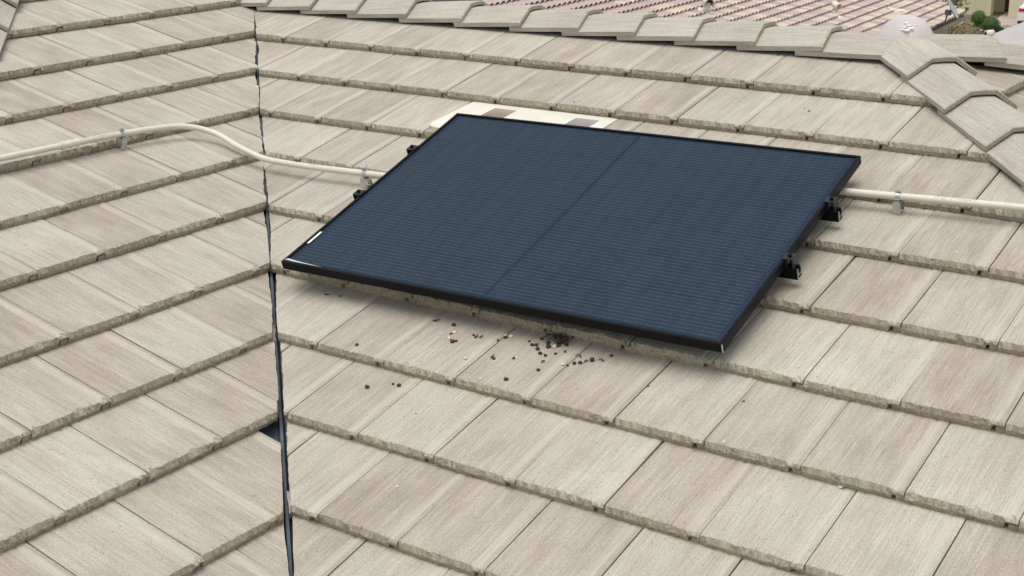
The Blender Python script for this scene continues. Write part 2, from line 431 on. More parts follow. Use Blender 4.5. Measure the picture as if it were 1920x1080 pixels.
# ---- mortar dome at the apex
bm = bmesh.new(); bmesh.ops.create_uvsphere(bm, u_segments=36, v_segments=18, radius=1)
for v in bm.verts:
    d = v.co.copy(); n = 1 + 0.035*noise.noise(d*2.3) + 0.012*noise.noise(d*9)
    v.co = Vector((d.x*.132*n, d.y*.132*n, d.z*.145*n))
dome = obj('mortar_dome', bm, M_mortar, house, Matrix.Translation((XA-.03, YA+.05, ZA-0.035)), True)
dome['label'] = 'rounded pinkish mortar dome where ridge and hips meet'
bm = bmesh.new()
vd = (Vector(co.location) - Vector((XA, YA, ZA))).normalized()
for i, (ax, az_, rr) in enumerate([(.0, .62, .013), (.03, .52, .017), (-.02, .45, .012), (.07, .42, .018), (.10, .38, .012), (-.05, .36, .012), (.16, .6, .008), (.02, .34, .02)]):
    d = (Vector((vd.x, vd.y, 0)).normalized()*math.cos(az_+.35) + Vector((vd.y*-1, vd.x, 0)).normalized()*ax*2 + Vector((0, 0, math.sin(az_+.35)))).normalized()
    c = Vector((d.x*.132, d.y*.132, d.z*.145))
    blob(bm, c, rr, 2, 0.3, i, (.75, .75, .3))
obj('white_splash', bm, M_splash, dome, None, True)

# ------------------------------------------------------------------ solar panel
A_ = math.radians(1.70)
PX = RX*math.cos(A_) + RS*math.sin(A_); PY = -RX*math.sin(A_) + RS*math.cos(A_)
ch = .10
cpt = [(-1.915, .280), (-1.951, 1.504), (-.126, 1.562), (-.112, .333)]
cu, cv = sum(c[0] for c in cpt)/4, sum(c[1] for c in cpt)/4
PW, PH = 1.816, 1.2275
Mp = basis(RX*cu + RS*cv + RN*ch, PX, PY, RN)
panel = empty('solar_panel', Mp)
tag(panel, 'large black framed solar panel mounted above the beige roof tiles', 'solar panel')
FD, FW = 0.033, 0.012
def bar(x0, x1, y0, y1, z0, z1, name, mat, parent, bv=0.0012):
    bm = bmesh.new(); box(bm, x0, x1, y0, y1, z0, z1)
    if bv: bevel(bm, bv, 2)
    return obj(name, bm, mat, parent)
bar(-PW/2, PW/2, -PH/2, -PH/2+FW, -FD, 0, 'frame_side', M_black, panel)
bar(-PW/2, PW/2, PH/2-FW, PH/2, -FD, 0, 'frame_side', M_black, panel)
bar(-PW/2, -PW/2+FW, -PH/2+FW, PH/2-FW, -FD, -.0003, 'frame_side', M_black, panel)
bar(PW/2-FW, PW/2, -PH/2+FW, PH/2-FW, -FD, -.0003, 'frame_side', M_black, panel)
bar(-PW/2+FW, PW/2-FW, -PH/2+FW, PH/2-FW, -.0085, -.0065, 'backsheet', M_back, panel, 0)
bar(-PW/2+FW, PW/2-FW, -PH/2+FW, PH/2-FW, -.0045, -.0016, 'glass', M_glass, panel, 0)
NC = 20; mg = .020; seam = .010
cwid = (PW-2*FW-2*mg-seam)/NC; chh = (PH-2*FW-2*.014)/6
bm = bmesh.new(); box(bm, -cwid/2+.0008, cwid/2-.0008, -chh/2+.0008, chh/2-.0008, 0, .0012)
mc = mesh_of('cell', bm, M_cell)
for j in range(6):
    for i in range(NC):
        x = -PW/2+FW+mg + (i+.5)*cwid + (seam if i >= NC//2 else 0); y = -PH/2+FW+.014 + (j+.5)*chh
        link('cell', mc, panel, Matrix.Translation((x, y, -.0064)))
lb = bar(-PW/2+FW+.004, -PW/2+FW+.014, -PH/2+.14, -PH/2+.225, -.0015, -.0009, 'serial_label', M_label, panel, 0)
lb['label'] = 'small white serial number sticker'
bm = bmesh.new()
p0 = [(-PW/2+.006, -PH/2+.016), (-PW/2+.05, -PH/2+.013), (-PW/2+.19, -PH/2+.0115), (-PW/2+.07, -PH/2+.019), (-PW/2+.018, -PH/2+.026)]
t_ = [bm.verts.new((x, y, .0008)) for x, y in p0]; b_ = [bm.verts.new((x, y, -.0016)) for x, y in p0]
bm.faces.new(t_); bm.faces.new(b_[::-1])
for i in range(5): bm.faces.new((t_[i], b_[i], b_[(i+1) % 5], t_[(i+1) % 5]))
obj('pale_smear', bm, speckled('pale_smear_grey', (0.35, 0.36, 0.34), (0.6, 0.6, 0.58), 40, 0.8), panel)  # thin pale wedge at the panel's lower left corner
bar(PW/2-.0025, PW/2+.0006, -PH/2-.0006, -PH/2+.0025, -FD+.001, -.001, 'corner_seam', M_alu, panel, 0)

# rails, clamps (rails run parallel to the panel's long side)
def rail(yp, label):
    xr_, xl = PW/2+.043, -PW/2-.02
    o = empty('mounting_rail', Mp @ Matrix.Translation((0, yp, 0)))
    tag(o, label, 'rail', 'mounting rails under the panel')
    bm = bmesh.new(); z1, z0 = -FD-.001, -FD-.043
    box(bm, xl, xr_-.002, -.016, .016, z0, z1-.012); box(bm, xl, xr_-.002, -.016, -.006, z1-.0121, z1); box(bm, xl, xr_-.002, .006, .016, z1-.0121, z1)
    obj('rail_body', bm, M_black, o)
    bm = bmesh.new(); box(bm, xr_-.002, xr_, -.0165, .0165, z0, z0+.004); box(bm, xr_-.002, xr_, -.0165, -.0125, z0+.0041, z1); box(bm, xr_-.002, xr_, .0125, .0165, z0+.0041, z1); box(bm, xr_-.002, xr_, -.0124, .0124, z0+.016, z0+.019)
    obj('cut_end', bm, M_alu, o)
    for sx in (1, -1):
        e = sx*PW/2
        bm = bmesh.new()
        def bb(a, b, y0, y1, c, d): box(bm, min(e+sx*a, e+sx*b), max(e+sx*a, e+sx*b), y0, y1, c, d)
        bb(-.008, .030, -.020, .020, .0012, .0052)     # top plate hooking over the frame
        bb(.002, .006, -.020, .020, -FD-.001, .0011)   # inner leg
        bb(.026, .030, -.020, .020, -FD-.001, .0011)   # outer leg
        bevel(bm, .0008, 1)
        cl = obj('end_clamp', bm, M_clamp, o)
        bm = bmesh.new(); bmesh.ops.create_cone(bm, cap_ends=True, segments=12, radius1=.0075, radius2=.0075, depth=.008, matrix=Matrix.Translation((e+sx*.013, 0, .009)))
        bmesh.ops.create_cone(bm, cap_ends=True, segments=10, radius1=.003, radius2=.003, depth=.05, matrix=Matrix.Translation((e+sx*.013, 0, -.02)))
        obj('bolt', bm, M_black, cl, None, False)
    for fx in (-.6, .05, .65):   # roof hooks under the panel
        bm = bmesh.new(); box(bm, fx-.02, fx+.02, -.02, .02, -.17, z0-.0005); obj('roof_hook', bm, M_clamp, o)
rail(1.205-cv, 'upper black mounting rail whose cut end sticks out near the cream conduit')
rail(.824-cv, 'lower black mounting rail whose cut end sticks out above bare tiles')

# ------------------------------------------------------------------ conduits and their straps
HC = .03
def conduit(name, pts, label, couplings=(), prints=()):
    o = empty(name, Matrix.Translation(pts[0])); inv = Matrix.Translation(-Vector(pts[0]))
    tag(o, label, 'conduit', 'cream electrical conduits')
    path = catmull(pts, 10); bm = bmesh.new(); tube(bm, path, .0135, 16)
    obj('pipe', bm, M_conduit, o, inv, True)
    for c, d in couplings:
        bm = bmesh.new(); d = Vector(d).normalized(); c = Vector(c)
        zs = [(-.045, .0138), (-.045, .0175), (-.033, .0178), (-.031, .0155), (-.006, .0158), (-.004, .018), (.004, .018), (.006, .0158), (.031, .0155), (.033, .0178), (.045, .0175), (.045, .0138)]
        tube(bm, [c+d*(z*1.0 + i*1e-5) for i, (z, _) in enumerate(zs)], [q for _, q in zs], 16)
        obj('coupling', bm, M_conduit, o, inv, False)
    for a0, a1, nrm in prints:
        bm = bmesh.new(); a0, a1 = Vector(a0), Vector(a1); d = (a1-a0); L_ = d.length; d.normalize(); sd_ = d.cross(nrm).normalized()
        r = random.Random(4); t = 0
        view = (Vector(co.location)-a0).normalized()
        n2 = (nrm*0.9+view*0.3).normalized(); n2 = (n2 - d*n2.dot(d)).normalized(); sd_ = d.cross(n2).normalized()
        while t < L_:
            l_ = r.uniform(.004, .011)
            if r.random() < .82:
                w0 = r.choice((-.0030, -.0012, .0006)); 
                c = a0 + d*t + n2*.01345 + sd_*w0
                box(bm, 0, l_*.7, 0, r.uniform(.0012, .0036), 0, .0004, basis(c, d, sd_, n2))
            t += l_
        obj('red_print', bm, M_red, o, inv)
ptsA = [ptL(u_, v_, HC) for u_, v_ in ((-.6, 2.02), (1.33, 1.99), (2.44, 1.97), (3.32, 1.94), (3.98, 1.88), (4.31, 1.81), (4.52, 1.67), (4.63, 1.44), (4.62, 1.06))] + \
       [ptR(u_, v_, HC) for u_, v_ in ((-8.91, 2.765), (-8.48, 2.74), (-7.77, 2.75), (-6.97, 2.79), (-6.1, 2.82))]
conduit('conduit', ptsA, 'cream conduit bending across the roof valley to the solar panel', [(ptL(2.44, 1.97, HC), LX)],
        [(ptL(2.62, 1.966, HC), ptL(3.22, 1.944, HC), LN), (ptR(-8.25, 2.743, HC), ptR(-7.8, 2.75, HC), RN)])
ptsB = [ptR(-1.2, 3.74, HC), ptR(-.4, 3.79, HC), ptR(.17, 3.83, HC), ptR(1.55, 3.92, HC), ptR(3.2, 4.01, HC)]
conduit('conduit', ptsB, 'cream straight conduit running from the solar panel toward the hip caps', [], [(ptR(.58, 3.857, HC), ptR(1.08, 3.89, HC), RN)])
def strap(c, d, n, drop, label):
    d = d.normalized(); s = n.cross(d).normalized()    # s: across the pipe, up-slope
    o = empty('conduit_strap', basis(c, d, s, n)); tag(o, label, 'strap', 'metal straps holding the conduit')
    bm = bmesh.new()                                    # strap ring round the pipe
    seg = 20; r0, r1, hw = .0138, .0155, .008
    rg = [[bm.verts.new((x, math.cos(k*2*math.pi/seg)*r, math.sin(k*2*math.pi/seg)*r)) for x, r in ((-hw, r0), (-hw, r1), (hw, r1), (hw, r0))] for k in range(seg)]
    for k in range(seg):
        for j in range(4): bm.faces.new((rg[k][j], rg[k][(j+1) % 4], rg[(k+1) % seg][(j+1) % 4], rg[(k+1) % seg][j]))
    obj('ring', bm, M_zinc, o, None, False)
    bm = bmesh.new()                                    # U channel foot standing on the tile
    box(bm, -.015, .015, -.026, .012, -.018, -.016); box(bm, -.015, .015, -.026, -.024, -drop, -.01801); box(bm, -.015, .015, .010, .012, -drop+.003, -.01801)
    box(bm, -.008, .008, -.023, -.002, -.0159, -.0115)
    obj('channel_foot', bm, M_alu, o)
    bm = bmesh.new(); box(bm, -.0035, -.0015, -.005, .005, .0142, .026); box(bm, .0015, .0035, -.005, .005, .0142, .026)
    ears = obj('ears', bm, M_zinc, o)
    bm = bmesh.new()
    tube(bm, [(-.012, 0, .021), (.010, 0, .021)], .0024, 10); tube(bm, [(-.0125, 0, .021), (-.008, 0, .021)], .005, 6); tube(bm, [(.0036, 0, .021), (.008, 0, .021)], .0045, 6)
    tube(bm, [(.007, .0, .022), (.010, .014, .036)], .002, 8)
    obj('screw', bm, M_zinc, o)
strap(ptL(3.32, 1.94, HC), LX, LN, HC+.040, 'zinc strap on the conduit left of the valley, beside the coupling run')
strap(ptR(-6.97, 2.79, HC), RX, RN, HC+.032, 'zinc strap on the conduit just before it slips under the solar panel')
strap(ptR(.17, 3.83, HC), RX, RN, HC+.033, 'zinc strap on the conduit between solar panel rail ends and hip caps')

# ------------------------------------------------------------------ cream roof vent tucked under a course
v0, v1 = 4 + DR[4][1] + .03, 5 + DR[5][1] - .004
Mv = basis(ptR(-7.0, v0, -T*.05), RX, (RS - RN*(T/E0)).normalized(), (RN + RS*(T/E0)).normalized())
vent = empty('roof_vent', Mv); tag(vent, 'flat cream metal roof vent with louvre slots behind the solar panel', 'vent')
VW, VH = 2.55*TW, (v1-v0)*E0
bm = bmesh.new(); out = []
for k in range(7): t = k/6*math.pi/2; out.append((.07-.07*math.sin(t+math.pi/2)*1.0, .05-.05*math.sin(t)))
out = [(.06*(1-math.sin(k/6*math.pi/2)), .05*(1-math.cos(k/6*math.pi/2))) for k in range(7)]
out = out[::-1] + [(VW, 0), (VW, VH), (0, VH)]
def prof(x, y): return .004 + .020*min(1, max(0, (VH-y)/VH*1.3))
tp_ = [bm.verts.new((x, y, prof(x, y))) for x, y in out]; bt = [bm.verts.new((x, y, -.002)) for x, y in out]
bm.faces.new(tp_); bm.faces.new(bt[::-1])
for i in range(len(out)): bm.faces.new((tp_[i], bt[i], bt[(i+1) % len(out)], tp_[(i+1) % len(out)]))
obj('hood', bm, M_white, vent)
for gx, blue in ((.165, 0), (.60, 1)):
    for k in range(9):
        x = gx + k*.0135
        bm = bmesh.new(); y0_, y1_ = VH*.52, VH*.86
        vs = box(bm, x-.0022, x+.0022, y0_, y1_, 0, .0012)
        for q in vs: q.co.z += prof(q.co.x, q.co.y) - .0004
        obj('louvre_slot', bm, M_slotb if (blue and k in (0, 1, 5, 7, 8)) else M_slotr, vent)

# ------------------------------------------------------------------ fallen berries, husks and twigs
berry_me, pale_me = [], []
for k in range(4):
    bm = bmesh.new(); blob(bm, (0, 0, .7), 1, 2, .16, k, (1, 1.1, .85)); blob(bm, (.55*math.cos(k*2), .55*math.sin(k*2), 1.25), .38, 1, .2, k+5)
    berry_me.append(mesh_of('berry', bm, M_berry, True))
    bm = bmesh.new(); blob(bm, (0, 0, .7), 1, 2, .14, k+9, (1, 1.15, .8)); pale_me.append(mesh_of('husk', bm, M_pale, True))
dark = [(-3.731, .77), (-3.647, .629), (-3.516, .514), (-3.49, .535), (-3.38, .69), (-2.997, .761), (-2.476, .155), (-2.861, .41), (-2.651, .485), (-2.265, .394), (-2.579, .753), (-2.593, .862), (-2.355, .627), (-2.273, .692), (-2.017, .563), (-1.825, .724), (-1.679, .848), (-4.534, .118), (-3.738, -.191), (-3.649, -.19), (-3.968, -.332), (-5.526, .824), (-2.48, .83), (-2.42, .77), (-2.33, .82), (-2.26, .87), (-2.52, .70), (-2.43, .64), (-2.20, .76), (-1.92, .64), (-2.38, .86), (-3.05, .70), (-2.70, .79), (-2.62, .74), (-1.97, .61)]
pale = [(-3.62, .66), (-3.60, .55), (-2.743, .078), (-3.161, .317), (-3.02, .79), (-2.63, .50), (-2.078, .562), (-2.365, .794), (-2.608, -1.328), (-2.95, .80)]
for i, (u, v) in enumerate(dark):
    r = random.Random(i); s = r.uniform(.0042, .0085)
    o = link('berry', berry_me[i % 4], None, Matrix.Translation(surfR(u, v, -.001)) @ Matrix.Rotation(r.random()*6, 4, 'Z') @ Matrix.Rotation(-P*0+P, 4, 'X') @ Matrix.Scale(s, 4))
    tag(o, 'small dark dried berry scattered on tiles below the solar panel', 'berry', 'dark berries below the panel')
for i, (u, v) in enumerate(pale):
    r = random.Random(i+77); s = r.uniform(.0045, .0075)
    o = link('husk', pale_me[i % 4], None, Matrix.Translation(surfR(u, v, -.001)) @ Matrix.Rotation(P, 4, 'X') @ Matrix.Rotation(r.random()*6, 4, 'Z') @ Matrix.Scale(s, 4))
    tag(o, 'tiny pale cream husk scattered on tiles below the solar panel', 'husk', 'pale husks below the panel')
twig_spots = [(-1.86, .70), (-1.97, .73), (-5.75, .80), (-4.03, .77), (-3.28, .67), (-2.9, .41), (-1.70, .75), (-2.30, .55), (-3.33, .65)]
for i, (u, v) in enumerate(twig_spots):
    r = random.Random(i+300); a0 = r.random()*6.28; bm = bmesh.new(); L_ = r.uniform(.012, .026)
    tube(bm, [(0, 0, .003), (math.cos(a0)*L_*.5, math.sin(a0)*L_*.5, .006), (math.cos(a0+.5)*L_, math.sin(a0+.5)*L_, .003)], [.0028, .0024, .0012], 6)
    o = obj('twig', bm, M_leaf, None, basis(surfR(u, v, 0), RX, RS, RN))
    tag(o, 'short dark twig bit lying on tiles below the solar panel', 'twig', 'twig bits below the panel')
bm = bmesh.new(); r = random.Random(8)
for k in range(60):
    c = Vector((r.gauss(0, .024), r.gauss(0, .012), r.uniform(.001, .022))); a0, b0 = r.random()*6.28, r.uniform(-.7, .7); l_ = r.uniform(.006, .016)
    d = Vector((math.cos(a0)*math.cos(b0), math.sin(a0)*math.cos(b0), math.sin(b0))); sd_ = d.cross(Vector((0, 0, 1))).normalized()
    vs = [bm.verts.new(c+x) for x in (-d*l_, sd_*l_*.4 + Vector((0, 0, .002)), d*l_, -sd_*l_*.4)]
    bm.faces.new(vs)
o = obj('dead_leaf_clump', bm, M_leaf, None, basis(surfR(-2.40, .90, 0), RX, RS, RN))
tag(o, 'black clump of dead leaves caught under the panel edge', 'leaf clump')
chips = [(-1.01, .545, .007, 0), (.016, .644, .006, 0), (1.367, -.009, .010, 1), (.154, .059, .007, 1), (-2.706, -.231, .004, 0), (-3.125, -.495, .005, 0), (-1.31, 6.84, .008, 0), (-1.866, 5.544, .008, 0), (-1.968, 5.605, .005, 0), (-5.258, 5.07, .007, 0), (.33, 1.169, .006, 1), (1.12, 3.19, .007, 1), (-1.5, 6.77, .006, 0), (-1.2, 6.42, .009, 1)]
for i, (u, v, s, wh) in enumerate(chips):
    o = link('grit', (pale_me if wh else berry_me)[i % 4] if not wh else pale_me[i % 4], None, Matrix.Translation(surfR(u, v, -.0005)) @ Matrix.Rotation(P, 4, 'X') @ Matrix.Diagonal((s, s*.8, s*.35, 1)) @ Matrix.Scale(.72, 4))
    tag(o, 'flat white chip lying on bare tiles away from the panel' if wh else 'dark grit speck lying on bare tiles away from the panel', 'grit', 'white chips on the tiles' if wh else 'dark specks on the tiles')

# ------------------------------------------------------------------ ground and yard
GZ = -8.3
a = N('dry_ground'); tc = a.n('ShaderNodeTexCoord'); g1 = a.noise(tc.outputs['Object'], .8, 6, .6); g2 = a.noise(tc.outputs['Object'], 9, 4, .6)
c_ = a.mix(a.mapr(g1, .35, .65), (0.10, 0.085, 0.045), (0.21, 0.17, 0.10)); c_ = a.mix(a.mapr(g2, .4, .7), c_, (0.13, 0.14, 0.05)); M_ground = a.set(c_, .95); 
bm = bmesh.new(); L_ = 1500; bm.faces.new([bm.verts.new((x, y, GZ)) for x, y in ((-L_, -L_), (L_, -L_), (L_, L_), (-L_, L_))])
tag(obj('ground', bm, M_ground), kind='structure')
M_drive = speckled('pale_concrete', (0.36, 0.31, 0.27), (0.43, 0.375, 0.33), 1.5, .9)
bm = bmesh.new(); box(bm, -22.5, -14, 68.9, 90, GZ-.1, GZ+.03)
for v in bm.verts:
    if v.co.y < 69: v.co.x += 2.6
tag(obj('driveway', bm, M_drive), kind='structure')
bm = bmesh.new(); r = random.Random(5)
for k in range(5000):
    x, y = r.uniform(-24.5, -17.3), r.uniform(63, 71.5)
    h, a0 = r.uniform(.04, .16), r.random()*6.28; d = Vector((math.cos(a0), math.sin(a0), 0))*.02
    b_ = Vector((x, y, GZ)); t_ = b_ + Vector((r.gauss(0, .05), r.gauss(0, .05), h))
    bm.faces.new([bm.verts.new(q) for q in (b_-d, b_+d, t_)])
tag(obj('grass', bm, speckled('yard_grass', (0.09, 0.10, 0.03), (0.2, 0.17, 0.07), .8, .9)), 'patchy dry grass in the yard between the houses', 'grass', kind='stuff')

def leafmat(name, c1, c2):
    a = N(name); ge = a.n('ShaderNodeTexCoord'); f = a.noise(ge.outputs['Object'], 9, 3, .6)
    return a.set(a.mix(a.mapr(f, .3, .7), c1, c2), .6)
M_bush = leafmat('bush_leaf', (0.035, 0.085, 0.015), (0.10, 0.19, 0.035))
M_bush2 = leafmat('bush_leaf_dark', (0.028, 0.065, 0.02), (0.07, 0.135, 0.035))
M_dry = leafmat('dry_leaf', (0.30, 0.20, 0.09), (0.62, 0.55, 0.40))
M_yel = leafmat('yellow_leaf', (0.14, 0.17, 0.03), (0.32, 0.32, 0.10))
M_stem = speckled('stem', (0.22, 0.2, 0.14), (0.36, 0.33, 0.25), 10, .8)
def leaves(bm, n, rx, ry, rz, zc, size, r, shell=.7):
    for k in range(n):
        d = Vector((r.gauss(0, 1), r.gauss(0, 1), r.gauss(0, 1))).normalized()
        q = r.uniform(shell, 1.03)*(1 + .10*noise.noise(d*2.2))
        c = Vector((d.x*rx*q, d.y*ry*q, zc + d.z*rz*q))
        a_ = Vector((r.gauss(0, 1), r.gauss(0, 1), r.gauss(0, 1))).normalized(); b_ = a_.cross(d).normalized(); s = size*r.uniform(.6, 1.3)
        bm.faces.new([bm.verts.new(c+x) for x in (-a_*s, b_*s*.45, a_*s, -b_*s*.45)])
def bush(x, y, rad, h, mat, label, seed):
    r = random.Random(seed); o = empty('round_bush', Matrix.Translation((x, y, GZ))); tag(o, label, 'bush', 'clipped bushes by the driveway')
    bm = bmesh.new(); leaves(bm, 2600, rad, rad, h/2, h/2+.05, .035, r); blob(bm, (0, 0, h/2+.05), 1, 2, .08, seed, (rad*.82, rad*.82, h*.41)); obj('crown', bm, mat, o)
    bm = bmesh.new(); tube(bm, [(0, 0, -.05), (.02, 0, h*.6)], [.04, .02], 8); obj('trunk', bm, M_stem, o)
bush(-20.5, 70.7, .37, .78, M_bush, 'bright green clipped round bush beside the porch pillar', 1)
bush(-19.05, 67.9, .46, .86, M_bush2, 'darker green wider round bush in front of the driveway', 2)
bush(-18.75, 68.3, .26, .36, M_bush2, 'low dark green bush tucked behind the larger bush', 3)
def shrub(x, y, rx, ry, h, n, mats, stems, label, name, cat, seed, size):
    r = random.Random(seed); o = empty(name, Matrix.Translation((x, y, GZ))); tag(o, label, cat)
    bm = bmesh.new()
    for k in range(stems):
        a0 = r.random()*6.28; e = Vector((math.cos(a0)*rx*r.uniform(.4, 1), math.sin(a0)*ry*r.uniform(.4, 1), h*r.uniform(.7, 1.15)))
        tube(bm, [(0, 0, -.05), e*.5+Vector((0, 0, .1)), e], [.03, .022, .010], 6)
    obj('stems', bm, M_stem, o)
    for m, fr_ in mats:
        bm = bmesh.new(); leaves(bm, int(n*fr_), rx, ry, h*.5, h*.5, size, r, .25); obj('foliage', bm, m, o)
shrub(-20.7, 66.6, 1.2, 1.0, 1.0, 2600, ((M_dry, .8), (M_yel, .2)), 14, 'sprawling dry shrub with pale straw coloured leaves below the satellite dish', 'dry_shrub', 'shrub', 4, .06)
shrub(-22.6, 73.2, 1.0, .8, 2.4, 420, ((M_yel, 1),), 16, 'sparse yellow green shrub with tall pale stems beside the porch', 'tall_shrub', 'shrub', 5, .10)
shrub(-24.6, 77.5, 2.2, 1.2, 1.9, 2400, ((M_bush2, .7), (M_yel, .3)), 12, 'dense dark green hedge plant behind the satellite dish', 'hedge_shrub', 'shrub', 6, .09)

# ------------------------------------------------------------------ neighbour with barrel tiled roof
RXn = -15.5; RZn = -5.5; RP = P
nh = empty('neighbour_house', Matrix.Translation((-20, 44, GZ))); inv = Matrix.Translation((20, -44, -GZ))
tag(nh, 'single storey house with pink and tan barrel tiled roof beyond the ridge', 'house')
NA = R(4.5); NY = Vector((-math.sin(NA), math.cos(NA), 0)); NI = Vector((-math.cos(NA), -math.sin(NA), 0))
NS = NI*math.cos(RP) + Vector((0, 0, math.sin(RP))); NN = -NI*math.sin(RP) + Vector((0, 0, math.cos(RP)))
N0 = Vector((-15.407, 47.46, RZn)); Mn = basis(N0, NY, NI, Vector((0, 0, 1)))      # x along the eave, y inward
def ptN(t, s, h=0): return N0 + NY*t + NS*s + NN*h
bm = bmesh.new(); q = [ptN(-19, 0, -.06), ptN(6.1, 0, -.06), ptN(6.1, 9.5, -.06), ptN(-19, 9.5, -.06)]
f0 = [bm.verts.new(x) for x in q]; f1 = [bm.verts.new(x-Vector((0, 0, .12))) for x in q]
bm.faces.new(f0); bm.faces.new(f1[::-1])
for i in range(4): bm.faces.new((f0[i], f1[i], f1[(i+1) % 4], f0[(i+1) % 4]))
nroof = obj('roof', bm, M_deck, nh, inv)
bm = bmesh.new(); box(bm, -18.5, 5.6, .5, 9, GZ-RZn, -.05, Mn); obj('wall', bm, M_wall, nh, inv)
bm = bmesh.new(); box(bm, -19, 6.1, -.05, .06, -.24, -.08, Mn); obj('gutter', bm, speckled('gutter_paint', (0.30, 0.27, 0.20), (0.38, 0.35, 0.27), 3, .6), nh, inv)
a = N('clay_barrel'); oi = a.n('ShaderNodeObjectInfo'); tc = a.n('ShaderNodeTexCoord')
ramp = a.n('ShaderNodeValToRGB'); ramp.color_ramp.interpolation = 'CONSTANT'
cols = [(0.0, (0.46, 0.355, 0.335)), (.28, (0.51, 0.395, 0.36)), (.52, (0.56, 0.465, 0.37)), (.72, (0.41, 0.33, 0.325)), (.86, (0.60, 0.51, 0.42))]
for i, (p_, c_) in enumerate(cols):
    el_ = ramp.color_ramp.elements[i] if i < 2 else ramp.color_ramp.elements.new(p_)
    el_.position = p_; el_.color = (*c_, 1)
loc = a.n('ShaderNodeVectorMath', operation='MULTIPLY'); a.l(oi.outputs['Location'], loc.inputs[0]); loc.inputs[1].default_value = (1.1, .55, 0)
cl_ = a.noise(loc.outputs[0], 1, 2, .5)
k_ = a.math('FRACT', a.math('ADD', a.mapr(cl_, .25, .75, 0, 1.6), a.math('MULTIPLY', oi.outputs['Random'], .28)))
a.l(k_, ramp.inputs[0]); M_clay = a.set(a.mix(a.mapr(a.noise(tc.outputs['Object'], 14, 4, .6), .3, .7), ramp.outputs[0], a.mix(.75, (0.3, 0.24, 0.2), ramp.outputs[0])), .85)
BP, BE = .32, .40
def barrel(bm, M=None):
    rr, L2 = .146, BE+.07
    def ring(y, z0, r_): return [bm.verts.new((math.cos(t)*r_, y, z0 + math.sin(t)*r_)) for t in [math.pi*k/7 for k in range(8)]]
    f_, b_ = ring(0, .072, rr), ring(L2, .0, rr*.84); g_ = ring(0.0, .072, rr-.014); g2 = ring(.16, .04, rr-.03)
    for A, B in ((f_, b_), (g_, f_), (g2, g_)):
        for k in range(7): bm.faces.new((A[k], A[k+1], B[k+1], B[k]))
    lo = [bm.verts.new(c) for c in ((rr, 0, -.01), (BP-rr, 0, -.01), (BP-rr*.84, L2, -.055), (rr*.84, L2, -.055))]
    bm.faces.new(lo)
    lo2 = [bm.verts.new(c) for c in ((rr, 0, -.01), (BP-rr, 0, -.01), (BP-rr, 0, -.05), (rr, 0, -.05))]; bm.faces.new(lo2)
bm = bmesh.new(); barrel(bm); MB_ = mesh_of('barrel_tile', bm, M_clay)
Mc = co.matrix_basis if False else Matrix.Translation(co.location) @ co.rotation_euler.to_matrix().to_4x4(); Mci = Mc.inverted()
def pix(p):
    c = Mci @ Vector(p); f = 2648.37/-c.z; return 960+f*c.x, 540-f*c.y
def ytop(x):
    t = [(900, -40), (1080, 6), (1300, 32), (1530, 60), (1640, 66), (1660, 45), (1700, 40), (1745, 50), (1760, 70), (2000, 80)]
    for (x0, y0), (x1, y1) in zip(t, t[1:]):
        if x0 <= x <= x1: return y0+(y1-y0)*(x-x0)/(x1-x0)
    return -99
rest = bmesh.new(); nb = 0; rest_list = []
for c in range(23):
    for j in range(100):
        y = -18.9 + j*BP; p = ptN(y, c*BE - .05); x_, y_ = pix(p + NS*.2)
        M = basis(p, NY, NS, NN)
        if y > 5.9: continue
        if -9 < y_ < ytop(x_)+5: link('barrel_tile', MB_, nroof, M); nb += 1
        elif -70 < y_ < ytop(x_)+90 and c*BE < 9:
            rest_list.append(M)
me2 = bmesh.new(); barrel(me2); src = me2
vsrc = [v.co.copy() for v in src.verts]; src.verts.index_update(); fsrc = [[v.index for v in f.verts] for f in src.faces]
V_, F_ = [], []
for M in rest_list:
    b0 = len(V_); V_ += [M @ c for c in vsrc]; F_ += [[i+b0 for i in f] for f in fsrc]
me = bpy.data.meshes.new('barrel_tiles'); me.from_pydata(V_, [], F_); me.materials.append(M_clay); me.update()
o = link('barrel_tiles', me, nroof); o['kind'] = 'stuff'
print('tiles', nt_, 'barrels', nb, 'rest', len(rest_list))
# cream vent pipes on the barrel roof
def hooded(y, s, label, k=1.0, rot=0):
    o = empty('vent_pipe', basis(ptN(y, s, .03), NY, NS, NN) @ Matrix.Rotation(rot, 4, 'Z')); tag(o, label, 'vent')
    bm = bmesh.new(); box(bm, -.30*k, .25*k, -.35*k, .2*k, .09, .13); obj('flashing', bm, M_white, o)
    bm = bmesh.new(); tube(bm, [(0, 0, .08), (0, 0, .42*k)], .10*k, 14); obj('pipe', bm, M_white, o, None, True)
    bm = bmesh.new(); seg = 12; A = []
    for yy, r_ in ((-.22*k, .17*k), (.2*k, .17*k)):
        A.append([bm.verts.new((math.cos(t)*r_, yy, .42*k + math.sin(t)*r_)) for t in [-.5+ (math.pi+1)*i/seg for i in range(seg+1)]])
    for i in range(seg): bm.faces.new((A[0][i], A[0][i+1], A[1][i+1], A[1][i]))
    h = obj('hood', bm, M_white, o, None, True); md = h.modifiers.new('s', 'SOLIDIFY'); md.thickness = .02
    bm = bmesh.new(); bmesh.ops.create_circle(bm, cap_ends=True, segments=14, radius=.15*k, matrix=Matrix.Translation((0, -.10*k, .42*k)) @ Matrix.Rotation(math.pi/2, 4, 'X')); obj('opening', bm, M_deck, h)
hooded(-9.68, 4.83, 'cream hooded vent pipe on a wide flashing on the barrel tile roof', 1.0, 2.2)
hooded(-2.8, 2.7, 'thin cream vent pipe on the barrel tile roof, above a paint patch', .75, 2.6)
bm = bmesh.new(); box(bm, -.42, .42, -.16, .16, .10, .19); box(bm, -.42, .0, -.30, -.161, .10, .17)
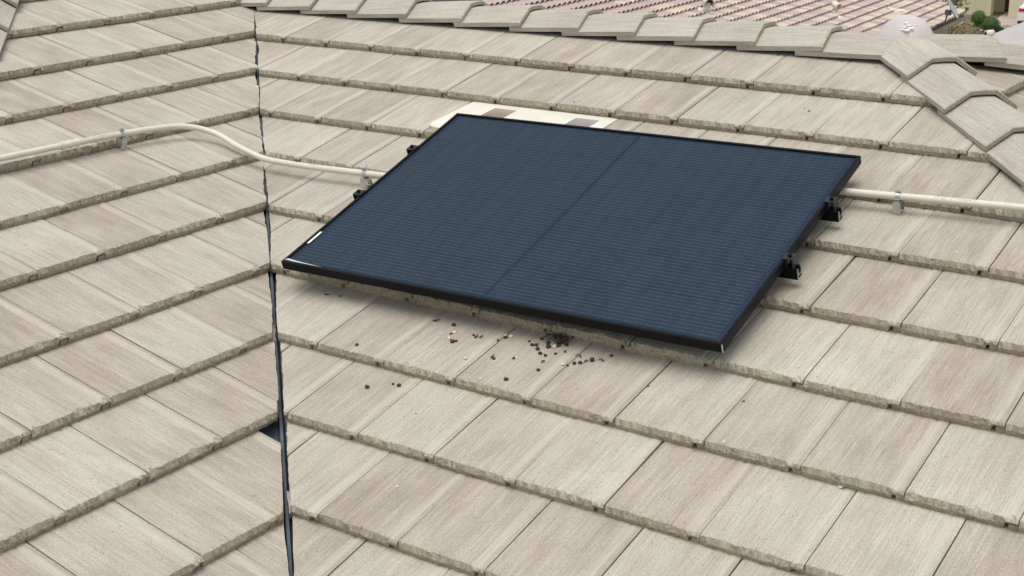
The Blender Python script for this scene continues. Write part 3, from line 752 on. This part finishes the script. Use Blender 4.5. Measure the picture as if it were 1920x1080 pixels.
o = obj('flat_vent', bm, M_white, None, basis(ptN(1.13, 1.49), NY, NS, NN) @ Matrix.Rotation(-.55, 4, 'Z')); tag(o, 'flat cream vent plate lying among barrel tiles near the gutter', 'vent')
bm = bmesh.new(); blob(bm, (0, 0, .1), .2, 2, .3, 3, (1.2, .8, .35)); o = obj('sealant_patch', bm, M_white, None, basis(ptN(-3.35, 2.3), NY, NS, NN), True); tag(o, 'rounded cream sealant patch on the barrel tiles below a thin vent pipe', 'patch')

# satellite dish on the neighbour's eave
dc = Vector((-15.0, 48.95, -4.86)); o = empty('satellite_dish', Matrix.Translation((-15.55, 48.75, -5.55))); iv = Matrix.Translation((15.55, -48.75, 5.55))
tag(o, 'grey satellite dish seen edge on, mounted at the barrel roof gutter', 'satellite dish')
vdir = (Vector(co.location)-dc).normalized(); sx = Vector((0, 0, 1)).cross(vdir).normalized()   # sx: to the right as the camera sees it
ax = (sx*0.86 + Vector((0, 0, .48)) + vdir*.10).normalized()
ay = ax.cross(Vector((0, 0, 1))).normalized(); az2 = ay.cross(ax)
bm = bmesh.new(); rings = []
for k in range(7):
    rr = .375*k/6
    rings.append([bm.verts.new(dc + ay*math.cos(t)*rr + az2*math.sin(t)*rr*1.05 + ax*(.09*(k/6)**2)) for t in [2*math.pi*i/24 for i in range(24)]] if k else [bm.verts.new(dc)])
for i in range(24): bm.faces.new((rings[0][0], rings[1][i], rings[1][(i+1) % 24]))
for A, B in zip(rings[1:], rings[2:]):
    for i in range(24): bm.faces.new((A[i], A[(i+1) % 24], B[(i+1) % 24], B[i]))
M_dish = speckled('grey_dish', (0.36, 0.38, 0.40), (0.46, 0.48, 0.5), 6, .5)
d_ = obj('reflector', bm, M_dish, o, iv, True); md = d_.modifiers.new('s', 'SOLIDIFY'); md.thickness = .02
M_arm = speckled('dark_arm', (0.07, 0.07, 0.075), (0.12, 0.12, 0.125), 20, .5)
bm = bmesh.new(); tube(bm, [dc - ax*.02, dc - ax*.16 - Vector((0, 0, .08)), dc-ax*.22-Vector((0, 0, .30)), Vector((-15.75, 48.70, -5.56))], .035, 8); box(bm, -.10, .10, -.08, .08, -.10, .10, Matrix.Translation(dc-ax*.12)); obj('mast', bm, M_arm, o, iv)
bm = bmesh.new(); tube(bm, [dc - az2*.36 + ax*.05, dc - az2*.20 + ax*.50], .018, 6); box(bm, -.05, .05, -.05, .05, -.05, .05, Matrix.Translation(dc-az2*.18+ax*.52)); obj('feed_arm', bm, M_arm, o, iv)

# porch house beyond the driveway
ph = empty('porch_house', Matrix.Translation((-20, 76, GZ))); iv = Matrix.Translation((20, -76, -GZ))
tag(ph, 'pale yellow stucco house with a shaded entry porch and red brown door', 'house')
M_cream = speckled('pale_stucco', (0.66, 0.60, 0.42), (0.72, 0.66, 0.48), 3, .9)
def pb(name, m, *b):
    bm = bmesh.new(); box(bm, *b); return obj(name, bm, m, ph, iv)
pb('porch_pillar', M_cream, -22.02, -21.24, 75.2, 75.7, GZ, GZ+3.2)
pb('porch_pillar', M_cream, -20.28, -18.6, 75.2, 75.7, GZ, GZ+3.2)
pb('wall', M_cream, -22.6, -8, 77.2, 77.5, GZ, GZ+4); pb('wall', M_cream, -18.6, -8, 75.25, 75.6, GZ, GZ+4); pb('wall', M_cream, -30, -22.021, 75.25, 75.6, GZ, GZ+4)
pb('porch_roof', M_cream, -22.5, -18, 74.9, 77.6, GZ+3.2, GZ+3.6)
dr = pb('door', speckled('red_door', (0.10, 0.02, 0.015), (0.14, 0.03, 0.02), 3, .5), -21.05, -20.1, 77.12, 77.199, GZ+.04, GZ+2.15)
bm = bmesh.new(); box(bm, -20.98, -20.94, 77.06, 77.119, GZ+1, GZ+1.12); obj('handle', bm, M_alu, dr)

# white car by the porch, tail towards the yard
car = empty('parked_car', Matrix.Translation((-18.2, 73.9, GZ+.03)) @ Matrix.Rotation(R(6), 4, 'Z')); tag(car, 'white car parked on the driveway with red tail light', 'car')
M_paint = speckled('white_car_paint', (0.74, 0.76, 0.78), (0.78, 0.8, 0.82), 2, .2); M_win = speckled('car_glass', (0.02, 0.025, 0.035), (0.03, 0.035, 0.045), 2, .08)
M_tyre = speckled('tyre', (0.02, 0.02, 0.02), (0.03, 0.03, 0.03), 9, .8); M_tail = speckled('tail_lens', (0.45, 0.02, 0.05), (0.5, 0.04, 0.07), 9, .2)
def loft(secs, mat, name, par):
    bm = bmesh.new(); rows = []
    for y, hw, z0, z1, tw in secs:
        rows.append([bm.verts.new(c) for c in ((-hw, y, z0), (-hw*1.0, y, z0+(z1-z0)*.55), (-hw*tw, y, z1-.04), (-hw*tw*.85, y, z1), (hw*tw*.85, y, z1), (hw*tw, y, z1-.04), (hw, y, z0+(z1-z0)*.55), (hw, y, z0))])
    for A, B in zip(rows, rows[1:]):
        for k in range(8): bm.faces.new((A[k], A[(k+1) % 8], B[(k+1) % 8], B[k]))
    bm.faces.new(rows[0]); bm.faces.new(rows[-1][::-1]); return obj(name, bm, mat, par)
body = loft([(-2.2, .74, .32, .78, .9), (-2.12, .86, .25, .98, .92), (-1.6, .90, .22, 1.0, .94), (0, .91, .22, .98, .95), (1.2, .90, .22, .95, .94), (2.0, .85, .25, .80, .9), (2.25, .68, .34, .65, .9)], M_paint, 'body', car)
loft([(-1.95, .70, .95, 1.02, .9), (-1.25, .72, .96, 1.42, .82), (-.3, .74, .96, 1.50, .80), (.4, .74, .95, 1.46, .80), (1.2, .72, .93, .98, .9)], M_paint, 'cabin', car)
bm = bmesh.new(); q = [(-.56, -1.93, 1.05), (.56, -1.93, 1.05), (.50, -1.33, 1.405), (-.50, -1.33, 1.405)]
bm.faces.new([bm.verts.new((x, y-.02, z+.012)) for x, y, z in q]); obj('rear_window', bm, M_win, car)
for sx_ in (-1, 1):
    bm = bmesh.new(); q = [(.745, -1.1, 1.0), (.745, .9, 1.0), (.625, .3, 1.40), (.625, -.95, 1.38)]
    bm.faces.new([bm.verts.new((sx_*(x+.012), y, z)) for x, y, z in q]); obj('side_window', bm, M_win, car)
    bm = bmesh.new(); box(bm, min(sx_*.45, sx_*.80), max(sx_*.45, sx_*.80), -2.215, -2.08, .74, .90); obj('tail_light', bm, M_tail, car)
    for yy in (-1.35, 1.35):
        bm = bmesh.new(); bmesh.ops.create_cone(bm, cap_ends=True, segments=24, radius1=.32, radius2=.32, depth=.2, matrix=Matrix.Translation((sx_*.80, yy, .32)) @ Matrix.Rotation(math.pi/2, 4, 'Y')); wh = obj('wheel', bm, M_tyre, car)
        bm = bmesh.new(); bmesh.ops.create_cone(bm, cap_ends=True, segments=20, radius1=.21, radius2=.19, depth=.02, matrix=Matrix.Translation((sx_*.905, yy, .32)) @ Matrix.Rotation(math.pi/2, 4, 'Y')); obj('rim', bm, M_alu, wh)

# grey roofed house on the right
gh = empty('grey_roofed_house', Matrix.Translation((-3, 30, GZ))); iv = Matrix.Translation((3, -30, -GZ))
tag(gh, 'two storey house with smooth pale grey roof behind the far hip caps', 'house')
GX, GZe = -6.75, -2.37
GS = Vector((math.cos(P), 0, math.sin(P))); GN = Vector((-math.sin(P), 0, math.cos(P)))
M_grey = speckled('pale_grey_roof', (0.40, 0.375, 0.36), (0.46, 0.435, 0.42), 2.5, .9)
bm = bmesh.new()
for k in range(15):
    p = Vector((GX, 14, GZe)) + GS*(k*.36)
    box(bm, 0, 40, 0, .40, -.03, .0, basis(p, Vector((0, 1, 0)), (GS - GN*.05).normalized(), GN))
obj('roof', bm, M_grey, gh, iv)
bm = bmesh.new(); box(bm, GX+.4, GX+5, 15, 54, GZ, GZe-.1); obj('wall', bm, M_cream, gh, iv)
bm = bmesh.new(); box(bm, GX-.05, GX+.1, 14, 54, GZe-.2, GZe-.035); obj('fascia', bm, M_white, gh, iv)
o = empty('vent_cowl', Matrix.Translation((GX+.14, 25.15, GZe+.02)) @ Matrix.Scale(.62, 4)); tag(o, 'cream cowl vent on the edge of the pale grey roof', 'vent')
bm = bmesh.new(); tube(bm, [(0, 0, -.05), (0, 0, .14)], .07, 12); obj('pipe', bm, M_white, o, None, True)
bm = bmesh.new(); tube(bm, [(.06, .16, .16), (-.05, -.12, .13)], [.09, .12], 14); h = obj('hood', bm, M_white, o, None, True)
bm = bmesh.new(); bmesh.ops.create_circle(bm, cap_ends=True, segments=14, radius=.095, matrix=Matrix.Translation((-.052, -.125, .13)) @ Matrix.Rotation(math.pi/2, 4, 'X') @ Matrix.Rotation(.35, 4, 'Y')); obj('opening', bm, M_deck, h)
